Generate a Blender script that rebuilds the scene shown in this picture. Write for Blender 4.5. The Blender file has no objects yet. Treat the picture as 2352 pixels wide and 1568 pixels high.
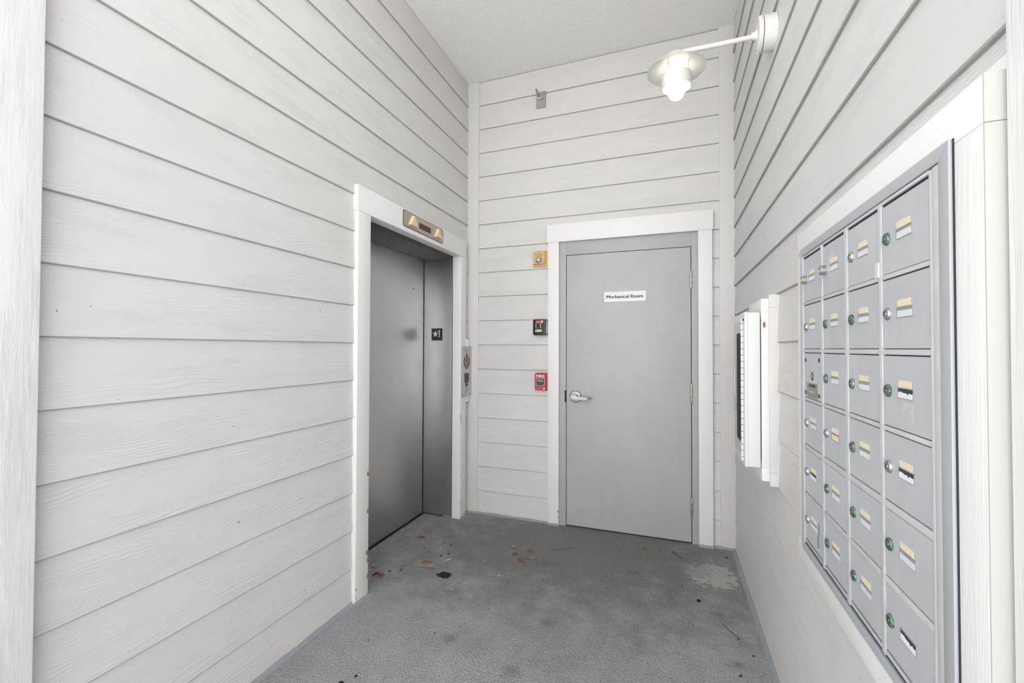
import bpy, bmesh, math, random
from mathutils import Matrix, Vector

random.seed(7)
SC = bpy.context.scene
COL = SC.collection
PI = math.pi
W = 2.0            # alcove width
CEIL = 3.59
E = 0.2            # siding exposure
ZJ = 1.385         # height of reference joint

# ------------------------------------------------------------------ camera
cam_d = bpy.data.cameras.new('camera'); cam_d.sensor_width = 36.0
cam_d.lens = 994.89 / 2352 * 36.0; cam_d.clip_start = 0.02
cam = bpy.data.objects.new('camera', cam_d); COL.objects.link(cam)
def _cam():
    yaw, pit, rol = -0.347579, 0.015811, 0.0029758
    fw = Vector((math.sin(yaw)*math.cos(pit), math.cos(yaw)*math.cos(pit), math.sin(pit)))
    r0 = Vector((math.cos(yaw), -math.sin(yaw), 0)); u0 = r0.cross(fw)
    r = math.cos(rol)*r0 + math.sin(rol)*u0; u = -math.sin(rol)*r0 + math.cos(rol)*u0
    m = Matrix((r, u, -fw)).transposed().to_4x4()
    m.translation = (1.58248, -3.28674, 1.35808)
    return m
cam.matrix_world = _cam()
SC.camera = cam

# ------------------------------------------------------------------ world, light, exposure
SC.view_settings.view_transform = 'Standard'; SC.view_settings.look = 'None'
SC.view_settings.gamma = 1.0; SC.view_settings.use_curve_mapping = False
SC.view_settings.exposure = 0.37
wd = bpy.data.worlds.new('sky'); SC.world = wd; wd.use_nodes = True
bg = wd.node_tree.nodes['Background']
bg.inputs['Color'].default_value = (0.86, 0.94, 1.0, 1); bg.inputs['Strength'].default_value = 0.9
sd = bpy.data.lights.new('sun', 'SUN'); sd.energy = 13.5; sd.angle = math.radians(2); sd.color = (1.0, 0.985, 0.965)
sun = bpy.data.objects.new('sun', sd); COL.objects.link(sun)
sun.rotation_euler = Vector((0.25, -0.50, -0.83)).to_track_quat('-Z', 'Y').to_euler()

# ------------------------------------------------------------------ materials
def lin(c):
    c = c/255.0
    return c/12.92 if c <= 0.04045 else ((c+0.055)/1.055)**2.4
def rgb(r, g, b): return (lin(r), lin(g), lin(b), 1.0)

class NT:
    def __init__(self, name):
        self.m = bpy.data.materials.new(name); self.m.use_nodes = True
        self.t = self.m.node_tree; self.b = self.t.nodes['Principled BSDF']
        self.tc = None
    def n(self, typ, **kw):
        nd = self.t.nodes.new(typ)
        for k, v in kw.items():
            if k.startswith('i_'):
                key = k[2:].replace('_', ' ')
                nd.inputs[key].default_value = v
            else: setattr(nd, k, v)
        return nd
    def l(self, a, b): self.t.links.new(a, b)
    def coord(self, scale=(1,1,1), random_offset=False):
        tc = self.n('ShaderNodeTexCoord'); mp = self.n('ShaderNodeMapping')
        mp.inputs['Scale'].default_value = scale
        src = tc.outputs['Object']
        if random_offset:
            oi = self.n('ShaderNodeObjectInfo'); mul = self.n('ShaderNodeMath', operation='MULTIPLY'); mul.inputs[1].default_value = 37.0
            self.l(oi.outputs['Random'], mul.inputs[0])
            va = self.n('ShaderNodeVectorMath', operation='ADD'); self.l(src, va.inputs[0]); self.l(mul.outputs[0], va.inputs[1]); src = va.outputs[0]
        self.l(src, mp.inputs['Vector']); return mp.outputs[0]
    def noise(self, vec, scale, detail=3, rough=0.55, dist=0.0):
        nd = self.n('ShaderNodeTexNoise'); nd.inputs['Scale'].default_value = scale
        nd.inputs['Detail'].default_value = detail; nd.inputs['Roughness'].default_value = rough; nd.inputs['Distortion'].default_value = dist
        if vec is not None: self.l(vec, nd.inputs['Vector'])
        return nd.outputs['Fac']
    def ramp(self, fac, stops):
        r = self.n('ShaderNodeValToRGB'); e = r.color_ramp.elements
        while len(e) < len(stops): e.new(0.5)
        for i, (p, c) in enumerate(stops):
            e[i].position = p; e[i].color = c if isinstance(c, tuple) else (c, c, c, 1)
        self.l(fac, r.inputs[0]); return r.outputs[0]
    def mix(self, fac, a, b, typ='MIX'):
        m = self.n('ShaderNodeMix', data_type='RGBA', blend_type=typ)
        if isinstance(fac, (int, float)): m.inputs[0].default_value = fac
        else: self.l(fac, m.inputs[0])
        for s, v in ((6, a), (7, b)):
            if isinstance(v, tuple): m.inputs[s].default_value = v
            else: self.l(v, m.inputs[s])
        return m.outputs[2]
    def math(self, op, a, b=None):
        m = self.n('ShaderNodeMath', operation=op)
        for i, v in enumerate((a, b)):
            if v is None: continue
            if isinstance(v, (int, float)): m.inputs[i].default_value = v
            else: self.l(v, m.inputs[i])
        return m.outputs[0]
    def bump(self, h, strength, dist=0.01):
        b = self.n('ShaderNodeBump'); b.inputs['Strength'].default_value = strength; b.inputs['Distance'].default_value = dist
        self.l(h, b.inputs['Height']); self.l(b.outputs[0], self.b.inputs['Normal'])
    def base(self, c):
        if isinstance(c, tuple): self.b.inputs['Base Color'].default_value = c
        else: self.l(c, self.b.inputs['Base Color'])
        return self
    def set(self, **kw):
        for k, v in kw.items(): self.b.inputs[k.replace('_', ' ')].default_value = v
        return self

MAT = {}
def plain(name, c, rough=0.5, metal=0.0, **kw):
    t = NT(name); t.base(c); t.set(Roughness=rough, Metallic=metal, **kw); MAT[name] = t.m; return t.m

def grain_paint(name, c, c2, along, across, strength, dist, speck=True, rough=0.5):
    """painted embossed wood: grain runs along local u (siding) or v (trim)"""
    t = NT(name)
    v = t.coord((along, across, across*0.6), True)
    warp = t.noise(t.coord((1.2, 4, 4), True), 3.0, 2)
    g1 = t.noise(v, 1.0, 3, 0.62, 0.9)
    g2 = t.noise(v, 3.1, 1, 0.6)
    mask = t.ramp(warp, [(0.38, 0.25), (0.62, 1.0)])
    h = t.math('MULTIPLY', t.math('ADD', g1, t.math('MULTIPLY', g2, 0.45)), mask)
    if speck:      # embossed cathedral grain: wavy contour lines along the board
        cv = t.coord((1, 1, 1), True); sp3 = t.n('ShaderNodeSeparateXYZ'); t.l(cv, sp3.inputs[0])
        lo = t.noise(t.coord((1.6, 7.0, 1.0) if along < across else (7.0, 1.6, 1.0), True), 1.0, 2, 0.45)
        ji = t.noise(t.coord((40, 18, 1) if along < across else (18, 40, 1), True), 1.0, 2)
        y = t.math('ADD', t.math('ADD', sp3.outputs[1 if along < across else 0], t.math('MULTIPLY', lo, 0.16)), t.math('MULTIPLY', ji, 0.006))
        cb = t.n('ShaderNodeCombineXYZ'); t.l(y, cb.inputs[0])
        wv = t.n('ShaderNodeTexWave', wave_type='BANDS', bands_direction='X', wave_profile='SIN'); wv.inputs['Scale'].default_value = 34.0
        t.l(cb.outputs[0], wv.inputs['Vector'])
        h = t.math('ADD', t.math('MULTIPLY', h, 0.55), t.math('MULTIPLY', t.math('MULTIPLY', wv.outputs['Fac'], t.ramp(warp, [(0.42, 0.05), (0.60, 1.0)])), 0.40))
    t.bump(h, strength, dist)
    big = t.noise(t.coord((1, 1, 1), True), 1.6, 3)
    col = t.mix(t.ramp(big, [(0.35, 0.0), (0.7, 1.0)]), c, c2)
    if speck:
        sp = t.noise(t.coord((1, 1, 1), True), 46.0, 2, 0.5)
        col = t.mix(t.ramp(sp, [(0.775, 0.0), (0.80, 0.75)]), col, rgb(96, 88, 78))
    t.base(col); t.set(Roughness=rough); MAT[name] = t.m; return t.m

grain_paint('siding_paint', (0.70, 0.68, 0.67, 1), (0.675, 0.655, 0.642, 1), 2.6, 60.0, 0.40, 0.007)
grain_paint('white_paint', (0.83, 0.83, 0.827, 1), (0.80, 0.80, 0.795, 1), 70.0, 3.0, 0.28, 0.006, False, 0.42)
grain_paint('white_paint_across', (0.83, 0.83, 0.827, 1), (0.80, 0.80, 0.795, 1), 3.0, 70.0, 0.28, 0.006, False, 0.42)
grain_paint('corner_paint', (0.70, 0.68, 0.67, 1), (0.675, 0.655, 0.642, 1), 75.0, 3.0, 0.28, 0.005)
# heavy rough-sawn grain of the near posts
def rough_post():
    t = NT('rough_white_wood')
    d = t.noise(t.coord((3, 1.1, 3)), 1.4, 2)
    wv = t.n('ShaderNodeTexWave', wave_type='BANDS', bands_direction='X', wave_profile='SAW')
    wv.inputs['Scale'].default_value = 24.0; wv.inputs['Distortion'].default_value = 0.0
    tc = t.n('ShaderNodeTexCoord'); sep = t.n('ShaderNodeSeparateXYZ'); cmb = t.n('ShaderNodeCombineXYZ')
    t.l(tc.outputs['Object'], sep.inputs[0])
    fine = t.noise(t.coord((60, 14, 60)), 1.0, 3)
    x = t.math('ADD', t.math('ADD', sep.outputs[0], t.math('MULTIPLY', d, 0.11)), t.math('MULTIPLY', fine, 0.007))
    t.l(x, cmb.inputs[0]); t.l(sep.outputs[1], cmb.inputs[1])
    t.l(cmb.outputs[0], wv.inputs['Vector'])
    f2 = t.noise(t.coord((160, 6, 160)), 1.0, 3)
    h = t.math('ADD', t.math('MULTIPLY', wv.outputs['Fac'], 0.75), t.math('MULTIPLY', f2, 0.15))
    t.bump(h, 1.0, 0.018); t.base((0.63, 0.63, 0.625, 1)); t.set(Roughness=0.7)
    MAT['rough_white_wood'] = t.m
rough_post()

def floor_mat():
    t = NT('floor_paint')
    v = t.coord()
    big = t.noise(v, 1.3, 2, 0.6); mid = t.noise(v, 6.5, 4, 0.65); fine = t.noise(v, 150.0, 2)
    stip = t.n('ShaderNodeTexVoronoi'); stip.inputs['Scale'].default_value = 170.0; t.l(v, stip.inputs['Vector'])
    c = t.mix(t.ramp(big, [(0.3, 0.0), (0.7, 1.0)]), (0.36, 0.37, 0.388, 1), (0.425, 0.43, 0.445, 1))
    c = t.mix(t.ramp(mid, [(0.42, 0.35), (0.62, 0.0)]), c, (0.26, 0.26, 0.26, 1))
    # trodden-in dirt in front of the two doors, plus painted dimming of the deep floor
    def soil_and_dimming(cx, cy, sx, sy, rot):
        mp = t.n('ShaderNodeMapping', vector_type='TEXTURE'); mp.inputs['Location'].default_value = (cx, cy, 0)
        mp.inputs['Rotation'].default_value = (0, 0, rot); mp.inputs['Scale'].default_value = (sx, sy, 1)
        tc = t.n('ShaderNodeTexCoord'); t.l(tc.outputs['Object'], mp.inputs[0])
        ln = t.n('ShaderNodeVectorMath', operation='LENGTH'); t.l(mp.outputs[0], ln.inputs[0])
        return t.math('ADD', ln.outputs['Value'], t.math('MULTIPLY', t.math('SUBTRACT', mid, 0.5), 1.1))
    c = t.mix(t.ramp(soil_and_dimming(1.0, -0.35, 1.6, 1.0, 0.1), [(0.4, 0.85), (1.05, 0.0)]), c, (0.125, 0.122, 0.118, 1))
    c = t.mix(t.ramp(soil_and_dimming(1.15, -1.25, 0.65, 0.7, 0.0), [(0.2, 0.3), (1.1, 0.0)]), c, (0.16, 0.158, 0.15, 1))
    c = t.mix(t.ramp(fine, [(0.42, 0.0), (0.68, 0.55)]), c, (0.47, 0.475, 0.485, 1))
    c = t.mix(t.ramp(t.noise(v, 120.0, 2), [(0.30, 0.5), (0.45, 0.0)]), c, (0.13, 0.13, 0.13, 1))
    # dark scuffs
    sc = t.noise(v, 14.0, 2, 0.6)
    c = t.mix(t.ramp(sc, [(0.66, 0.0), (0.76, 0.7)]), c, (0.10, 0.10, 0.10, 1))
    sp = t.noise(v, 70.0, 1, 0.4)
    c = t.mix(t.ramp(sp, [(0.77, 0.0), (0.80, 0.8)]), c, (0.035, 0.03, 0.028, 1))
    # worn pale patch in the corner, shaped by noise
    def dist(cx, cy, sx, sy, rot):
        mp = t.n('ShaderNodeMapping', vector_type='TEXTURE'); mp.inputs['Location'].default_value = (cx, cy, 0)
        mp.inputs['Rotation'].default_value = (0, 0, rot); mp.inputs['Scale'].default_value = (sx, sy, 1)
        tc = t.n('ShaderNodeTexCoord'); t.l(tc.outputs['Object'], mp.inputs[0])
        ln = t.n('ShaderNodeVectorMath', operation='LENGTH'); t.l(mp.outputs[0], ln.inputs[0]); return ln.outputs['Value']
    edge = t.noise(v, 22.0, 4, 0.65)
    def blotch(c, cx, cy, sx, sy, rot, col, amt, ragged=1.5, soft=0.25):
        d = t.math('ADD', dist(cx, cy, sx, sy, rot), t.math('MULTIPLY', t.math('SUBTRACT', edge, 0.5), ragged))
        return t.mix(t.ramp(d, [(max(0.0, 1-soft), amt), (1.0, 0.0)]), c, col)
    c = blotch(c, 1.825, -0.415, 0.15, 0.135, 0.5, (0.50, 0.51, 0.475, 1), 0.95, 2.6, 0.15)
    c = blotch(c, 1.74, -0.37, 0.10, 0.12, 0.2, (0.27, 0.27, 0.265, 1), 0.5, 1.5)
    for (x, y, s) in ((0.442, -1.099, 0.05), (1.73, -0.728, 0.022), (1.819, -0.821, 0.045), (1.86, -1.18, 0.035), (0.62, -1.45, 0.05), (0.95, -1.55, 0.06), (1.35, -0.55, 0.05), (0.85, -0.62, 0.09), (1.02, -1.18, 0.05)):
        c = blotch(c, x, y, s, s*0.8, 0.4, (0.085, 0.082, 0.076, 1), 0.42, 2.0, 0.8)
    # faint track lines
    t.base(c)
    h = t.math('ADD', t.math('MULTIPLY', stip.outputs['Distance'], 0.6), t.math('MULTIPLY', t.noise(v, 95.0, 1), 0.8))
    t.bump(h, 0.8, 0.008); t.set(Roughness=0.6)
    MAT['floor_paint'] = t.m
floor_mat()

def ceiling_mat():
    t = NT('ceiling_stucco'); v = t.coord()
    h = t.math('ADD', t.noise(v, 60.0, 2, 0.6), t.math('MULTIPLY', t.noise(v, 14.0, 1), 0.6))
    t.bump(h, 0.45, 0.010); t.base((0.91, 0.89, 0.875, 1)); t.set(Roughness=0.7); MAT['ceiling_stucco'] = t.m
ceiling_mat()

def door_mat():
    t = NT('door_grey_paint'); v = t.coord((1, 1, 1))
    a = t.noise(v, 2.2, 5, 0.6); st = t.noise(t.coord((14, 0.9, 1)), 1.0, 4, 0.6)
    c = t.mix(t.ramp(a, [(0.35, 0.0), (0.7, 1.0)]), (0.445, 0.46, 0.455, 1), (0.49, 0.50, 0.495, 1))
    c = t.mix(t.ramp(st, [(0.55, 0.0), (0.75, 0.35)]), c, (0.40, 0.40, 0.395, 1))
    sep = t.n('ShaderNodeSeparateXYZ'); tc = t.n('ShaderNodeTexCoord'); t.l(tc.outputs['Object'], sep.inputs[0])
    low = t.ramp(sep.outputs[1], [(0.10, 1.0), (0.55, 0.0)])
    scr = t.noise(t.coord((5, 26, 1)), 1.0, 5, 0.7, 0.6)
    c = t.mix(t.math('MULTIPLY', low, t.ramp(scr, [(0.58, 0.0), (0.72, 0.5)])), c, (0.27, 0.275, 0.28, 1))
    t.base(c); t.bump(t.noise(v, 160.0, 2), 0.06, 0.003); t.set(Roughness=0.42); MAT['door_grey_paint'] = t.m
door_mat()
plain('frame_grey_paint', (0.42, 0.44, 0.437, 1), 0.42)

def steel(name, base, rough, stretch):
    t = NT(name); v = t.coord(stretch)
    b = t.noise(v, 1.0, 4, 0.6); sm = t.noise(t.coord((1, 1, 1)), 5.0, 4, 0.6, 1.2)
    c = t.mix(b, tuple(x*0.93 for x in base[:3])+(1,), base)
    t.base(c); r = t.math('ADD', t.math('MULTIPLY', b, 0.05), rough-0.025)
    r = t.math('ADD', r, t.ramp(sm, [(0.5, 0.0), (0.75, 0.12)]))
    t.l(r, t.b.inputs['Roughness']); t.set(Metallic=1.0); MAT[name] = t.m
steel('brushed_steel', (0.55, 0.54, 0.545, 1), 0.36, (60, 1.0, 60))
steel('header_steel', (0.15, 0.13, 0.122, 1), 0.42, (2, 160, 160))
steel('plate_steel', (0.52, 0.47, 0.42, 1), 0.40, (3, 140, 140))
steel('panel_steel', (0.62, 0.605, 0.59, 1), 0.45, (140, 3, 140))
steel('lever_metal', (0.30, 0.30, 0.29, 1), 0.36, (40, 40, 40))
steel('satin_nickel', (0.52, 0.51, 0.49, 1), 0.38, (40, 40, 40))

def mail_mat():
    t = NT('mailbox_grey'); v = t.coord((1, 1, 1), True)
    a = t.noise(v, 5.0, 5, 0.6); st = t.noise(t.coord((30, 5, 1), True), 1.0, 4, 0.6)
    c = t.mix(t.ramp(a, [(0.3, 0.0), (0.75, 1.0)]), (0.47, 0.48, 0.52, 1), (0.53, 0.54, 0.575, 1))
    c = t.mix(t.ramp(st, [(0.52, 0.0), (0.72, 0.3)]), c, (0.57, 0.58, 0.60, 1))
    t.base(c); t.set(Roughness=0.40); t.bump(t.noise(v, 220.0, 2), 0.05, 0.002); MAT['mailbox_grey'] = t.m
    t = NT('mailbox_frame_grey'); v = t.coord((1, 1, 1), True)
    a = t.noise(v, 9.0, 5, 0.65)
    c = t.mix(t.ramp(a, [(0.67, 0.0), (0.70, 0.9)]), (0.44, 0.455, 0.49, 1), (0.74, 0.75, 0.77, 1))
    t.base(c); t.set(Roughness=0.38); MAT['mailbox_frame_grey'] = t.m
    t = NT('mailbox_bar_grey'); v = t.coord((1, 1, 1), True)
    a = t.noise(v, 16.0, 5, 0.65)
    c = t.mix(t.ramp(a, [(0.52, 0.0), (0.66, 0.6)]), (0.53, 0.54, 0.57, 1), (0.62, 0.63, 0.65, 1))
    t.base(c); t.set(Roughness=0.38); MAT['mailbox_bar_grey'] = t.m
    t = NT('green_lock'); a = t.noise(t.coord((1, 1, 1), True), 130.0, 3, 0.6)
    c = t.mix(t.ramp(a, [(0.40, 0.0), (0.60, 1.0)]), (0.05, 0.11, 0.075, 1), (0.22, 0.30, 0.24, 1))
    t.base(c); t.set(Roughness=0.42, Metallic=0.55); MAT['green_lock'] = t.m
mail_mat()
plain('bounce_pavement', (0.68, 0.67, 0.655, 1), 0.8)
plain('facade_paint', (0.74, 0.735, 0.73, 1), 0.8)
plain('edge_shade', (0.40, 0.382, 0.36, 1), 0.8)  # shade under the laps, painted as a darker board colour
plain('bolt_dark', (0.035, 0.018, 0.014, 1), 0.6)
plain('cream_paint', (0.56, 0.555, 0.53, 1), 0.6)
plain('masking_tape', (0.80, 0.70, 0.51, 1), 0.7)
plain('label_card', (0.74, 0.75, 0.77, 1), 0.3)
plain('label_slot', (0.30, 0.31, 0.33, 1), 0.35)
plain('dark_slot', (0.035, 0.04, 0.06, 1), 0.6)
plain('torn_paper', (0.80, 0.80, 0.82, 1), 0.8)
plain('clear_residue', (0.55, 0.56, 0.58, 1), 0.2)
plain('bare_metal', (0.66, 0.66, 0.68, 1), 0.45)
plain('stain_grey', (0.26, 0.265, 0.27, 1), 0.5)
plain('lamp_white', (0.70, 0.695, 0.68, 1), 0.35)
plain('seam_dark', (0.03, 0.028, 0.026, 1), 0.8)
plain('black_plastic', (0.012, 0.012, 0.014, 1), 0.28)
plain('grey_plastic', (0.30, 0.30, 0.29, 1), 0.5)
plain('red_plastic', (0.42, 0.018, 0.030, 1), 0.32)
plain('orange_red', (0.80, 0.10, 0.06, 1), 0.5)
plain('white_print', (0.85, 0.85, 0.85, 1), 0.5)
plain('pink_print', (0.70, 0.20, 0.22, 1), 0.5)
plain('black_print', (0.010, 0.010, 0.010, 1), 0.5)
plain('beige_plastic', (0.63, 0.42, 0.19, 1), 0.45)
plain('beige_dark', (0.50, 0.33, 0.14, 1), 0.5)
plain('sign_white', (0.82, 0.82, 0.82, 1), 0.35)
plain('arrow_plastic', (0.78, 0.62, 0.38, 1), 0.4)
plain('display_red', (0.045, 0.006, 0.009, 1), 0.12)
plain('brown_flame', (0.085, 0.022, 0.014, 1), 0.4)
plain('tan_print', (0.62, 0.40, 0.22, 1), 0.5)
plain('cabinet_white', (0.74, 0.75, 0.745, 1), 0.32)
plain('cabinet_grey', (0.56, 0.58, 0.60, 1), 0.36)
plain('cut_wood', (0.33, 0.19, 0.09, 1), 0.8)
plain('caulk_grey', (0.315, 0.335, 0.36, 1), 0.6)
plain('leaf_brown', (0.28, 0.095, 0.022, 1), 0.7)
plain('leaf_dark', (0.11, 0.045, 0.02, 1), 0.75)
plain('leaf_tan', (0.42, 0.33, 0.17, 1), 0.7)
plain('twig_brown', (0.16, 0.10, 0.06, 1), 0.8)
plain('sliver_pale', (0.66, 0.62, 0.54, 1), 0.7)
plain('crumb_black', (0.012, 0.011, 0.010, 1), 0.8)
plain('galvanised', (0.40, 0.40, 0.42, 1), 0.42, 0.6)
plain('pipe_grey', (0.33, 0.33, 0.31, 1), 0.5, 0.5)
plain('sheathing', (0.30, 0.29, 0.28, 1), 0.9)
t = NT('glow_glass'); t.base((0.95, 0.95, 0.9, 1)); t.set(Roughness=0.3)
t.b.inputs['Emission Color'].default_value = (1.0, 0.93, 0.72, 1); t.b.inputs['Emission Strength'].default_value = 1.8; MAT['glow_glass'] = t.m
t = NT('strobe_lens'); vv = t.n('ShaderNodeTexVoronoi'); vv.inputs['Scale'].default_value = 90.0; t.l(t.coord(), vv.inputs['Vector'])
t.base(t.ramp(vv.outputs['Distance'], [(0.1, 0.9), (0.75, 0.25)])); t.set(Roughness=0.08, Metallic=0.5); MAT['strobe_lens'] = t.m
t = NT('cabinet_glass'); t.base((0.015, 0.015, 0.017, 1)); t.set(Roughness=0.5); t.b.inputs['Specular IOR Level'].default_value = 0.1; MAT['cabinet_glass'] = t.m

# ------------------------------------------------------------------ mesh helpers
def frame(kind, origin=(0, 0, 0)):
    """local (u right, v up, n out of the wall) -> world"""
    R = {'L': (0, 1, 0), 'B': (1, 0, 0), 'R': (0, -1, 0), 'F': (1, 0, 0)}[kind]
    N = {'L': (1, 0, 0), 'B': (0, -1, 0), 'R': (-1, 0, 0), 'F': (0, 0, 1)}[kind]
    U = (0, 1, 0) if kind == 'F' else (0, 0, 1)
    m = Matrix((R, U, N)).transposed().to_4x4(); m.translation = origin
    return m

class MB:
    def __init__(self): self.bm = bmesh.new()
    def _v(self, pts): return [self.bm.verts.new(p) for p in pts]
    def _f(self, vs):
        try: self.bm.faces.new(vs)
        except ValueError: pass
    def box(self, u0, u1, v0, v1, n0, n1):
        p = self._v([(u0,v0,n0),(u1,v0,n0),(u1,v1,n0),(u0,v1,n0),(u0,v0,n1),(u1,v0,n1),(u1,v1,n1),(u0,v1,n1)])
        for q in ((3,2,1,0),(4,5,6,7),(0,1,5,4),(1,2,6,5),(2,3,7,6),(3,0,4,7)): self._f([p[i] for i in q])
        return self
    def hexa(self, pts):
        p = self._v(pts)
        for q in ((3,2,1,0),(4,5,6,7),(0,1,5,4),(1,2,6,5),(2,3,7,6),(3,0,4,7)): self._f([p[i] for i in q])
        return self
    def poly(self, pts, n0, n1, top=None):
        a = self._v([(x, y, n0) for x, y in pts]); b = self._v([(x, y, n1) for x, y in (top or pts)])
        k = len(pts); self._f(a[::-1]); self._f(b)
        for i in range(k): self._f([a[i], a[(i+1) % k], b[(i+1) % k], b[i]])
        return self
    def lathe(self, prof, c=(0,0,0), axis='n', seg=32, su=1.0, sv=1.0, closed=False):
        rings = []
        for r, h in prof:
            ring = []
            for i in range(seg):
                a = 2*PI*i/seg; x, y = r*math.cos(a)*su, r*math.sin(a)*sv
                q = {'n': (x, y, h), 'v': (x, h, -y), 'u': (h, x, y)}[axis]
                ring.append(self.bm.verts.new((c[0]+q[0], c[1]+q[1], c[2]+q[2])))
            rings.append(ring)
        pairs = list(zip(rings, rings[1:])) + ([(rings[-1], rings[0])] if closed else [])
        for a, b in pairs:
            for i in range(seg): self._f([a[i], a[(i+1) % seg], b[(i+1) % seg], b[i]])
        if not closed:
            if prof[0][0] > 1e-6: self._f(rings[0][::-1])
            if prof[-1][0] > 1e-6: self._f(rings[-1])
        return self
    def tube(self, pts, r, seg=10, cap=True):
        pts = [Vector(p) for p in pts]; rs = r if isinstance(r, (list, tuple)) else [r]*len(pts); rings = []
        for i, p in enumerate(pts):
            d = (pts[min(i+1, len(pts)-1)] - pts[max(i-1, 0)]).normalized()
            a = d.cross(Vector((0.13, 0.31, 0.94)))
            if a.length < 0.05: a = d.cross(Vector((1, 0, 0)))
            a.normalize(); b = d.cross(a)
            rings.append([self.bm.verts.new(p + rs[i]*(a*math.cos(2*PI*k/seg) + b*math.sin(2*PI*k/seg))) for k in range(seg)])
        for a, b in zip(rings, rings[1:]):
            for i in range(seg): self._f([a[i], a[(i+1) % seg], b[(i+1) % seg], b[i]])
        if cap: self._f(rings[0][::-1]); self._f(rings[-1])
        return self
    def bevel(self, off, seg=2):
        self.bm.normal_update()
        ed = [e for e in self.bm.edges if len(e.link_faces) == 2 and e.calc_face_angle(0) > 0.5]
        bmesh.ops.bevel(self.bm, geom=ed, offset=off, segments=seg, profile=0.6, affect='EDGES', clamp_overlap=True)
        return self
    def mesh(self, name, mat, smooth=35):
        bmesh.ops.remove_doubles(self.bm, verts=self.bm.verts, dist=1e-6)
        bmesh.ops.recalc_face_normals(self.bm, faces=self.bm.faces)
        me = bpy.data.meshes.new(name); self.bm.to_mesh(me); self.bm.free()
        me.materials.append(MAT[mat])
        for p in me.polygons: p.use_smooth = True
        me.set_sharp_from_angle(angle=math.radians(smooth))
        return me
    def build(self, name, mat, parent=None, m=None, smooth=35): return place(name, self.mesh(name, mat, smooth), parent, m)

def place(name, me, parent=None, m=None):
    o = bpy.data.objects.new(name, me); COL.objects.link(o)
    if parent is not None: o.parent = parent
    if m is not None: o.matrix_basis = m
    return o
def tag(o, label=None, cat=None, group=None, kind=None):
    for k, v in (('label', label), ('category', cat), ('group', group), ('kind', kind)):
        if v: o[k] = v
    return o
def thing(name, m, label, cat, group=None, kind=None):
    o = bpy.data.objects.new(name, None); COL.objects.link(o); o.matrix_basis = m; o.empty_display_size = 0.05
    return tag(o, label, cat, group, kind)
def T(u, v, n=0): return Matrix.Translation((u, v, n))
def rrect(u0, u1, v0, v1, r, k=4):
    out = []
    for cx, cy, a0 in ((u1-r, v1-r, 0), (u0+r, v1-r, PI/2), (u0+r, v0+r, PI), (u1-r, v0+r, 1.5*PI)):
        for i in range(k+1): a = a0 + PI/2*i/k; out.append((cx+r*math.cos(a), cy+r*math.sin(a)))
    return out
def text(name, body, size, mat, parent, u, v, n, width=None, bold=0.0, depth=0.0006, align='CENTER'):
    cu = bpy.data.curves.new(name, 'FONT'); cu.body = body; cu.size = size; cu.align_x = align; cu.align_y = 'CENTER'
    cu.extrude = depth; cu.resolution_u = 3
    o = bpy.data.objects.new(name, cu); COL.objects.link(o)
    me = bpy.data.meshes.new_from_object(o.evaluated_get(bpy.context.evaluated_depsgraph_get()))
    bpy.data.objects.remove(o)
    if width:
        xs = [q.co.x for q in me.vertices]; k = width/(max(xs)-min(xs))
        for q in me.vertices: q.co.x *= k
    me.materials.clear(); me.materials.append(MAT[mat])
    if bold:
        b0 = bmesh.new()
        for i, dx in enumerate((-bold, 0.0, bold)):
            k0 = len(b0.verts); b0.from_mesh(me); b0.verts.ensure_lookup_table()
            for q in b0.verts[k0:]: q.co.x += dx; q.co.z += 0.00002*i
        b0.to_mesh(me); b0.free()
    return place(name, me, parent, T(u, v, n))

# ------------------------------------------------------------------ the setting
FRONT = -2.74       # where the alcove opens to the outside
# floor slab (local = world)
mb = MB(); mb.box(-3.5, 5.5, -3.9, 0.12, -0.15, 0.0)
floor = tag(mb.build('floor', 'floor_paint'), 'grey painted concrete floor with stippled finish and stains', 'floor', kind='structure')
mb = MB(); mb.box(-20, 22, -40, -3.9, -0.15, -0.02)  # unseen pale ground, added to bounce light up to the ceiling
tag(mb.build('floor_outside', 'bounce_pavement'), 'unseen pale concrete pavement added outside the alcove to bounce light', 'pavement', kind='structure')
mb = MB(); mb.box(-0.14, 2.14, FRONT, 0.12, CEIL, CEIL+0.2)
tag(mb.build('ceiling', 'ceiling_stucco'), 'textured beige stucco ceiling of the alcove', 'ceiling', kind='structure')

# added, unseen: building front and roof to block sun, far wall to bounce it
for nm, x0, x1, lb in (('wall_front_left', -6.0, -0.16, 'unseen outer wall added left of the alcove to block sun'), ('wall_front_right', 2.16, 8.0, 'unseen outer wall added right of the alcove to block sun')):
    mb = MB(); mb.box(x0, x1, FRONT, FRONT+0.14, 0.0, CEIL+0.3); tag(mb.build(nm, 'facade_paint'), lb, 'wall', kind='structure')
mb = MB(); mb.box(-6.0, 8.0, FRONT-0.02, 0.3, CEIL+0.2, CEIL+0.45); tag(mb.build('roof', 'sheathing'), 'unseen flat roof added over the alcove and building to block sun', 'roof', kind='structure')
mb = MB(); mb.box(-16.0, 18.0, -12.3, -12.0, 0.0, 9.5); tag(mb.build('bounce_wall', 'facade_paint'), 'unseen pale wall added behind the camera to bounce sunlight', 'wall', kind='structure')

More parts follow.
